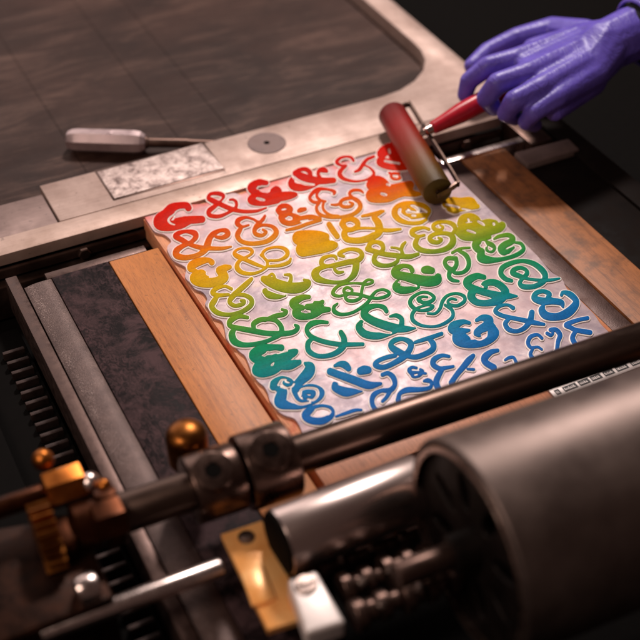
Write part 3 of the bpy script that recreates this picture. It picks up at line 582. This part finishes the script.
# ------------------------------------------------------------------ carriage in the foreground
# main shaft with its two clamp collars
s0 = at(112, 517, .05); s1 = at(700, 320.5, .05); sd_ = (s1-s0).normalized()
sh = thing('drive_shaft', ((s0.x+s1.x)/2, (s0.y+s1.y)/2, .035), 'long dark round steel shaft crossing in front of the plate', 'shaft')
rod('shaft_body', s0, s1, .0160, M['shaft'], sh, .0012, 96)
def onshaft(px, off=Vector((0,0,0))):
    # point of the shaft axis seen at image column px
    lo, hi = 0.0, 1.0
    for _ in range(40):
        m_ = (lo+hi)/2; p = s0+(s1-s0)*m_; c_ = RW.transposed() @ (p-CAMP); x = 320+F*c_.x/-c_.z
        if x < px: lo = m_
        else: hi = m_
    return s0+(s1-s0)*lo
def collar(pa, pb, r, name, lab, hole_at, pinch=True):
    a, b = onshaft(pa), onshaft(pb); L = (b-a).length
    th = thing(name, ((a.x+b.x)/2, (a.y+b.y)/2, .05-r), lab, 'shaft collar', 'clamp collars on the shaft')
    bm = bmesh.new(); lathe(bm, a, b, [(0, .0161), (0, r-.002), (.0006, r-.0006), (.002, r), (L-.002, r), (L-.0006, r-.0006), (L, r-.002), (L, .0161)], 96, False)
    fin_bm('ring', bm, M['collar'], th)
    # raised boss with a socket, facing up and to the front
    q = a+(b-a)*hole_at; n = Vector((0, -.36, .93)).normalized()
    bm = bmesh.new(); rb = L*.40
    lathe(bm, q+n*(r-.0085), q+n*(r+.0015), [(0, rb), (.0085, rb), (.0096, rb-.0012), (.010, rb-.0026), (.010, rb*.42), (.0094, rb*.39), (.004, rb*.38), (.004, .0001)], 48, False)
    s_ = fin_bm('clamp_screw', bm, M['collar'], th)
    bm = bmesh.new(); lathe(bm, q+n*(r-.0003), q+n*(r+.0008), [(0, rb*.40), (.0012, rb*.40)], 6); fin_bm('socket', bm, M['pit'], s_)  # black disc above the ring surface, painted shade of the socket
    return th
collar(189, 238, .0275, 'shaft_collar', 'left steel clamp collar with a bright rimmed socket on the dark shaft', .42)
collar(241, 290, .0310, 'shaft_collar', 'right and larger clamp collar with a dark hole on the dark shaft', .5)
kn = at(187, 441, .055)
t_ = thing('dome_nut', (kn.x, kn.y, .02), 'round domed brass nut behind the left clamp collar', 'nut')
bm = bmesh.new(); lathe(bm, kn-Vector((0,0,.035)), kn+Vector((0,0,.016)), [(0, .009), (.012, .009), (.014, .0165), (.042, .0170), (.046, .0150), (.049, .0110), (.0505, .006), (.051, .0003)], 48); fin_bm('knob_head', bm, M['brassdull'], t_, ang=60)

# brass bearing and fittings at the left end of the shaft
bf = thing('brass_bearing', (at(90, 520, .03).x, at(90, 520, .03).y, .0), 'dark bronze bearing with brass nuts and knobs holding the left end of the shaft', 'bearing')
e0 = s0-sd_*.030; 
bm = bmesh.new(); lathe(bm, e0, s0+sd_*.006, [(0, .016), (.002, .019), (.02, .019), (.022, .0225), (.034, .0225), (.036, .021)], 64); fin_bm('bush', bm, M['brassdark'], bf)
gc = s0-sd_*.050; nT = 22; gm = bmesh.new(); uu = sd_.cross(Vector((0,0,1))).normalized(); vv = uu.cross(sd_)
ra, rb_ = [], []
for k in range(nT*4):
    rr = (.0235, .0285, .0285, .0235)[k % 4]; an = 2*pi*(k+(0, .25, -.25, 0)[k % 4])/(nT*4); d_ = uu*cos(an)*rr+vv*sin(an)*rr
    ra.append(gm.verts.new(gc-sd_*.008+d_)); rb_.append(gm.verts.new(gc+sd_*.008+d_))
for k in range(nT*4): gm.faces.new((ra[k], ra[(k+1) % (nT*4)], rb_[(k+1) % (nT*4)], rb_[k]))
gm.faces.new(ra); gm.faces.new(rb_)
fin_bm('gear_wheel', gm, M['brassdull'], bf)
q = at(66, 486, .066); dx = Vector((1, -.02, 0)).normalized()
rod('hex_nut', q-dx*.016, q+dx*.014, .0150, M['brass'], bf, .0015, 6)
rod('spindle_end', q-dx*.075, q-dx*.013, .008, M['brassdark'], bf, .001, 32)
ball('pin_ball', at(104, 486, .072), .0058, M['brass'], bf)
ball('pin_ball', at(90, 483, .068), .0085, M['bright'], bf)
ball('pin_ball', at(43, 460, .078), .0085, M['brass'], bf)
q = at(110, 520, .060); rod('hex_nut', q+Vector((-.012,0,.0)), q+Vector((.011,-.0005,.0)), .0165, M['brassdark'], bf, .002, 6)
q = at(108, 505, .062); rod('neck', q+Vector((0,.004,.012)), q+Vector((0,-.004,-.03)), .0085, M['brassdark'], bf, .001, 32)
bm = bmesh.new(); qa = at(40, 515, .05); qb = at(104, 560, .05)
prism(bm, [(qa.x-.07, qb.y-.03), (qb.x-.002, qb.y-.03), (qb.x-.002, qa.y-.004), (qa.x-.07, qa.y+.02)], -.06, .042, .005, 3); fin_bm('bracket', bm, M['bracket'], bf)
q = at(62, 533, .056); rod('cap', q-Vector((0,0,.02)), q+Vector((0,0,.004)), .015, M['brassdark'], bf, .003, 48)

# two lower rods
p1 = at(222, 567, .03); p0 = at(40, 634, .03)
t_ = rod('guide_rod', p0, p1, .0074, M['bright'], None, .002, 48); tag(t_, 'slim bright steel rod with a rounded end at the bottom left', 'rod', 'loose ended steel rods')
p1 = at(99, 585, .05); p0 = at(76, 593, .05)
t_ = rod('guide_rod', p0, p1, .0115, M['bright'], None, .004, 48); tag(t_, 'short thick bright rod end at the bottom left corner', 'rod', 'loose ended steel rods')
# brass bracket plate with a notch and a screw
def zq(z, *pp): return [tuple(at(x, y, z)[:2]) for x, y in pp]
cp = thing('brass_plate', (at(250, 560, .03).x, at(250, 560, .03).y, .026), 'notched orange brass plate with one round screw beside the small roller', 'metal plate')
bm = bmesh.new(); prism(bm, zq(.030, (221,534),(262,520),(272,541),(279,549),(276,553),(283,566),(294,588),(306,618),(268,630),(250,594),(235,563)), .024, .030, .0008); fin_bm('plate_body', bm, M['copper'], cp)
q = at(246.5, 537, .030); bm = bmesh.new(); lathe(bm, q-Vector((0,0,.002)), q+Vector((0,0,.003)), [(0, .0068), (.002, .0068), (.0022, .0052), (.004, .0048), (.005, .0022), (.005, .0001)], 32, False); fin_bm('screw', bm, M['screw'], cp)
bm = bmesh.new(); prism(bm, zq(.032, (240,572),(262,565),(276,598),(262,604),(252,606)), .030, .0325, .0008); fin_bm('raised_pad', bm, M['copper'], cp)
# white block
wb = thing('white_block', (at(312, 590, .05).x, at(312, 590, .05).y, .035), 'small white metal block with a slotted screw below the steel roller', 'metal block')
bm = bmesh.new(); prism(bm, zq(.050, (287,579),(316,569),(346,622),(306,634)), .034, .050, .003, 4); fin_bm('block_body', bm, M['white'], wb)
q = at(306, 585, .050); bm = bmesh.new(); lathe(bm, q-Vector((0,0,.002)), q+Vector((0,0,.0018)), [(0, .0088), (.003, .0088), (.0036, .0078), (.0038, .0001)], 32, False); sc = fin_bm('screw', bm, M['screw'], wb)
bm = bmesh.new(); prism(bm, [(q.x-.007, q.y-.0009), (q.x+.007, q.y-.0017), (q.x+.007, q.y+.0001), (q.x-.007, q.y+.0009)], q.z+.0016, q.z+.0021, 0); fin_bm('slot', bm, M['pit'], sc)

# small roller
r0 = at(279, 542.6, .05); r1 = at(407, 491, .05); rd = (r1-r0).normalized(); r1b = r1+rd*.10
ro = thing('steel_roller', ((r0.x+r1.x)/2, (r0.y+r1.y)/2, .025), 'small polished steel roller with bright streaks, left of the large drum', 'roller')
rod('roller_body', r0, r1+rd*.012, .0262, M['roller'], ro, .0022, 128)
rod('end_cap', r0-rd*.0016, r0-rd*.0004, .0245, M['pit'], ro, .0005, 64)

# large drum
dc = Vector((.0290, -.5850, .0830)); da = Vector((1, -.035, 0)).normalized(); DR = .0822
dr = thing('drum', (.25, -.59, 0), 'large dull steel drum with a black slotted end, in the lower right corner', 'drum')
bm = bmesh.new(); lathe(bm, dc, dc+da*.75, [(0, DR-.0052), (.0002, DR-.0030), (.0010, DR-.0014), (.0022, DR-.0005), (.0036, DR), (.75, DR)], 192, False)
fin_bm('shell', bm, M['drum'], dr, ang=35)
bm = bmesh.new(); lathe(bm, dc+da*-.0002, dc+da*.03, [(0, DR-.0105), (-.0006, DR-.009), (-.0006, DR-.0066), (.0003, DR-.0056), (.03, DR-.0058)], 192, False)
fin_bm('rim', bm, M['drumrim'], dr)
# end plate with lightening slots
def circ(r, n=96, cx=0, cy=0): return [(cx+r*cos(2*pi*k/n), cy+r*sin(2*pi*k/n)) for k in range(n)]
holes = []
for k in range(8):
    a = 2*pi*k/8+.35; hp = []
    for s in range(40):
        th = 2*pi*s/40; u, v = .0155*cos(th), .0068*sin(th)
        rr = .044+u; hp.append((rr*cos(a)-v*sin(a), rr*sin(a)+v*cos(a)))
    holes.append(hp)
up = Vector((0,0,1)); side = up.cross(da).normalized(); up2 = da.cross(side)
MX = Matrix(((side.x, up2.x, da.x, 0), (side.y, up2.y, da.y, 0), (side.z, up2.z, da.z, 0), (0,0,0,1)))
MX = Matrix.Translation(dc+da*.009) @ MX
relief('end_plate', [circ(DR-.006, 160)]+holes, 0, .002, .001, M['drumend'], dr, -.001, 3, MX)
bm = bmesh.new(); lathe(bm, dc-da*.012, dc+da*.02, [(0, .012), (.001, .014), (.018, .015), (.02, .022), (.03, .022)], 64); fin_bm('hub', bm, M['drumend'], dr)
rod('axle', dc-da*.055, dc-da*.010, .0095, M['dark_steel'], dr, .001, 48)
bm = bmesh.new(); lathe(bm, dc+da*.04, dc+da*.045, [(0, DR-.0059), (.005, DR-.0059)], 96); fin_bm('inner_disc', bm, M['pit'], dr)

# dark geared spindles under the roller
def spindle(pa, pb, z, r, n, lab, m2):
    a, b = at(*pa, z), at(*pb, z); L = (b-a).length; prof = [(0, r*.8), (.001, r)]
    st = L/n
    for k in range(n):
        o_ = k*st+.001; w = [1, .72, .92, .6, 1.08, .8][k % 6]
        prof += [(o_+st*.05, r*w*.97), (o_+st*.12, r*w), (o_+st*.8, r*w), (o_+st*.87, r*w*.97), (o_+st*.9, r*.55)]
    prof += [(L, r*.5)]
    th = thing('spindle', ((a.x+b.x)/2, (a.y+b.y)/2, z-r), lab, 'spindle', 'dark spindles under the roller')
    bm = bmesh.new(); lathe(bm, a, b, prof, 48); fin_bm('spindle_body', bm, m2, th, ang=25)
    for k in range(3):
        p = a+(b-a)*(.2+.28*k); nn = Vector((.1*k-.1, -.5, .86)).normalized()
        bm = bmesh.new(); lathe(bm, p, p+nn*(r*1.35), [(0, r*.32), (r*1.2, r*.32), (r*1.3, r*.25), (r*1.35, r*.1)], 6); fin_bm('set_screw', bm, M['screw'], th)
    return th
spindle((340, 592), (432, 556), .030, .0125, 9, 'thick stepped dark spindle with glinting screws directly under the steel roller', M['dark_steel'])
spindle((352, 618), (478, 566), .040, .0120, 11, 'stepped spindle with glints nearest the bottom edge, in front of the drum end', M['dark_steel'])
spindle((318, 570), (420, 533), .012, .0085, 8, 'thin dark spindle deepest in the shadow under the small roller', M['dark_steel'])
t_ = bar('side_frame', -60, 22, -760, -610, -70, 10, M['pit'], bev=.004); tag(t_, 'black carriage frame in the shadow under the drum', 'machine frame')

# ------------------------------------------------------------------ brayer
b0 = at(392, 114, .019); b1 = at(438, 192, .019)
br = thing('brayer', ((b0.x+b1.x)/2, (b0.y+b1.y)/2, .001), 'hand roller with dark inked rubber cylinder and red handle on the printing plate', 'ink roller')
bd = (b1-b0).normalized()
rod('rubber_cylinder', b0, b1, .0165, M['brayer'], br, .0015, 96)
rod('axle', b0-bd*.006, b1+bd*.006, .0028, M['dark_steel'], br, .0005, 24)
def flat_arm(bm, pts, w, t__):
    pts = [Vector(p) for p in catmull(pts, 6)]; prev = None
    for i, p in enumerate(pts):
        d = (pts[min(i+1, len(pts)-1)]-pts[max(i-1, 0)]).normalized(); s_ = Vector((0,0,1)); u = d.cross(s_); u = u.normalized() if u.length > .1 else Vector((1,0,0)); v = u.cross(d)
        ring = [bm.verts.new(p+u*(t__*a)+v*(w*b)) for a, b in ((-1,-1),(1,-1),(1,1),(-1,1))]
        if prev:
            for k in range(4): bm.faces.new((prev[k], prev[(k+1) % 4], ring[(k+1) % 4], ring[k]))
        else: bm.faces.new(ring)
        prev = ring
    bm.faces.new(prev)
c0 = b0-bd*.0045; c1 = b1+bd*.0045; ox = Vector((.024, 0, .006))
k0 = c0+ox; k1 = c1+ox
bm = bmesh.new(); flat_arm(bm, [c0-Vector((.003,0,.001)), c0+ox*.5, k0+bd*.002-ox*.1, k0+bd*.008, (k0+k1)/2, k1-bd*.008, k1-bd*.002-ox*.1, c1+ox*.5, c1-Vector((.003,0,.001))], .0030, .0013)
fin_bm('wire_frame', bm, M['shaft'], br, ang=50)
hs = at(431, 129, .034); h1 = at(588, 45, .082)
hd = (h1-hs).normalized(); HL = (h1-hs).length
bm = bmesh.new(); lathe(bm, hs, h1, [(0, .0050), (.003, .0075), (.018, .0088), (.04, .0115), (HL*.6, .0125), (HL-.01, .011), (HL, .007)], 40); fin_bm('handle', bm, M['redhandle'], br)
bm = bmesh.new(); sweep(bm, [k0+(k1-k0)*.3, hs-hd*.012, hs, hs+hd*.004], [.0032, .0034, .0036, .0036]); fin_bm('tang', bm, M['bright'], br)
bm = bmesh.new(); lathe(bm, hs-hd*.008, hs+hd*.002, [(0, .0042), (.001, .0056), (.01, .0056)], 32); fin_bm('ferrule', bm, M['bright'], br)

# ------------------------------------------------------------------ gloved hand
def blobmesh(name, chains, m, parent, voxel=.0014, smooth=6):
    bm = bmesh.new()
    for ch in chains:
        P = [np.array(p, float) for p in ch]
        for a, b in zip(P, P[1:]):
            n = max(2, int(np.linalg.norm(b[:3]-a[:3])/.0022))
            for k in range(n+1):
                q = a+(b-a)*(k/n)
                bmesh.ops.create_icosphere(bm, subdivisions=2, radius=q[3], matrix=Matrix.Translation(Vector(q[:3])))
    me = bpy.data.meshes.new('t'); bm.to_mesh(me); bm.free()
    o = bpy.data.objects.new('t', me); COL.objects.link(o)
    r = o.modifiers.new('r', 'REMESH'); r.mode = 'VOXEL'; r.voxel_size = voxel
    s = o.modifiers.new('s', 'SMOOTH'); s.factor = .5; s.iterations = smooth
    dg = bpy.context.evaluated_depsgraph_get(); me2 = bpy.data.meshes.new_from_object(o.evaluated_get(dg)); bpy.data.objects.remove(o)
    me2.name = name
    return finish(name, me2, m, parent, ang=180)
def J(px, py, z, r): v = at(px, py, z); return (v.x, v.y, v.z, r)
pe = thing('person', (at(580, 70, 0).x, at(580, 70, 0).y, 0), 'person reaching in with a purple gloved hand gripping the hand roller', 'person')
wrist = J(606, 46, .098, .031)
mc = {'i': J(516, 60, .090, .0145), 'm': J(528, 74, .094, .0145), 'r': J(542, 87, .090, .0138), 'p': J(557, 98, .082, .0128)}
heel = {'i': J(581, 40, .092, .020), 'm': J(586, 51, .095, .020), 'r': J(590, 63, .092, .0195), 'p': J(594, 74, .086, .018)}
palm = {k: (mc[k][0], mc[k][1], mc[k][2]-.016, mc[k][3]*.95) for k in 'imrp'}
hp = {k: (heel[k][0], heel[k][1], heel[k][2]-.010, heel[k][3]*.9) for k in 'imrp'}
ch = []
def lerp(a, b, t_): return tuple(a[j]+(b[j]-a[j])*t_ for j in range(4))
for A, B in ((mc, heel), (palm, hp)):
    for k in 'imrp': ch.append([A[k], B[k]])
    for a_, b_ in (('i','m'),('m','r'),('r','p')):
        for t_ in (.33, .66):
            p_ = lerp(A[a_], A[b_], t_); q_ = lerp(B[a_], B[b_], t_)
            ch.append([(p_[0]+(q_[0]-p_[0])*.08, p_[1]+(q_[1]-p_[1])*.08, p_[2]-.002, p_[3]*.93), q_])
ch += [[mc['i'], J(488, 66, .084, .0122), J(469, 81, .064, .0110), J(465, 95, .048, .0094)]]
ch += [[mc['m'], J(498, 83, .089, .0126), J(486, 98, .066, .0113), J(494, 108, .046, .0097)]]
ch += [[mc['r'], J(515, 100, .083, .0121), J(506, 113, .060, .0108), J(515, 118, .041, .0093)]]
ch += [[mc['p'], J(534, 112, .073, .0108), J(526, 122, .053, .0097), J(535, 125, .038, .0085)]]
ch += [[J(586, 36, .084, .020), J(552, 31, .074, .0175), J(516, 39, .066, .0140), J(488, 52, .056, .0122), J(472, 66, .049, .0102)]]
ch += [[J(564, 44, .080, .018), J(534, 50, .076, .015)]]
ch += [[wrist, heel['m']], [wrist, heel['r']], [wrist, heel['i']], [wrist, heel['p']], [wrist, J(644, 28, .105, .033), J(669, 16, .112, .035)]]
gl = blobmesh('glove', ch, M['nitrile'], pe, .0013, 22)
# rolled cuff where the glove ends over the sleeve
ca = Vector(J(636, 34, .103, 0)[:3]); cb = Vector(J(660, 24, .108, 0)[:3]); cdir = (cb-ca).normalized()
bm = bmesh.new(); lathe(bm, ca, ca+cdir*.01, [(0, .0375), (.0005, .0395), (.002, .041), (.004, .041), (.0055, .0395), (.006, .0375)], 64, False); fin_bm('cuff', bm, M['nitrile'], gl, ang=60)
sl_ = [[J(646, 30, .105, .038), J(664, 22, .109, .046), J(700, 6, .122, .056), J(760, -10, .15, .055), J(860, -60, .2, .065)]]
blobmesh('sleeve', sl_, M['cloth'], pe, .003, 4)

# ------------------------------------------------------------------ light
def area(name, loc, target, size, power, col, sy=None):
    l = bpy.data.lights.new(name, 'AREA'); l.energy = power; l.color = col; l.size = size
    if sy: l.shape = 'RECTANGLE'; l.size_y = sy
    o = bpy.data.objects.new(name, l); COL.objects.link(o); o.location = loc
    o.rotation_euler = (Vector(target)-Vector(loc)).to_track_quat('-Z', 'Y').to_euler(); return o
area('key_lamp', (.85, 1.05, 1.70), (.1, -.2, 0), .26, 41, (1, .89, .83))  # key lamp set by the fall of the hand's shadow, fixture unseen
area('reflection_fill', (-.35, 1.7, 1.0), (.05, -.3, 0), 1.5, 11, (1, .86, .81))  # unseen soft lamp, added to give the metal broader reflections
area('left_fill', (-1.0, -.6, 1.2), (.0, -.3, 0), .4, 8, (1, .80, .68))  # unseen fill lamp added from the left, no real fixture
W = bpy.data.worlds.new('World'); S.world = W; W.use_nodes = True
W.node_tree.nodes['Background'].inputs[0].default_value = (.30, .19, .16, 1); W.node_tree.nodes['Background'].inputs[1].default_value = .2
S.view_settings.view_transform = 'Standard'; S.view_settings.look = 'None'; S.view_settings.exposure = 0; S.view_settings.gamma = 1
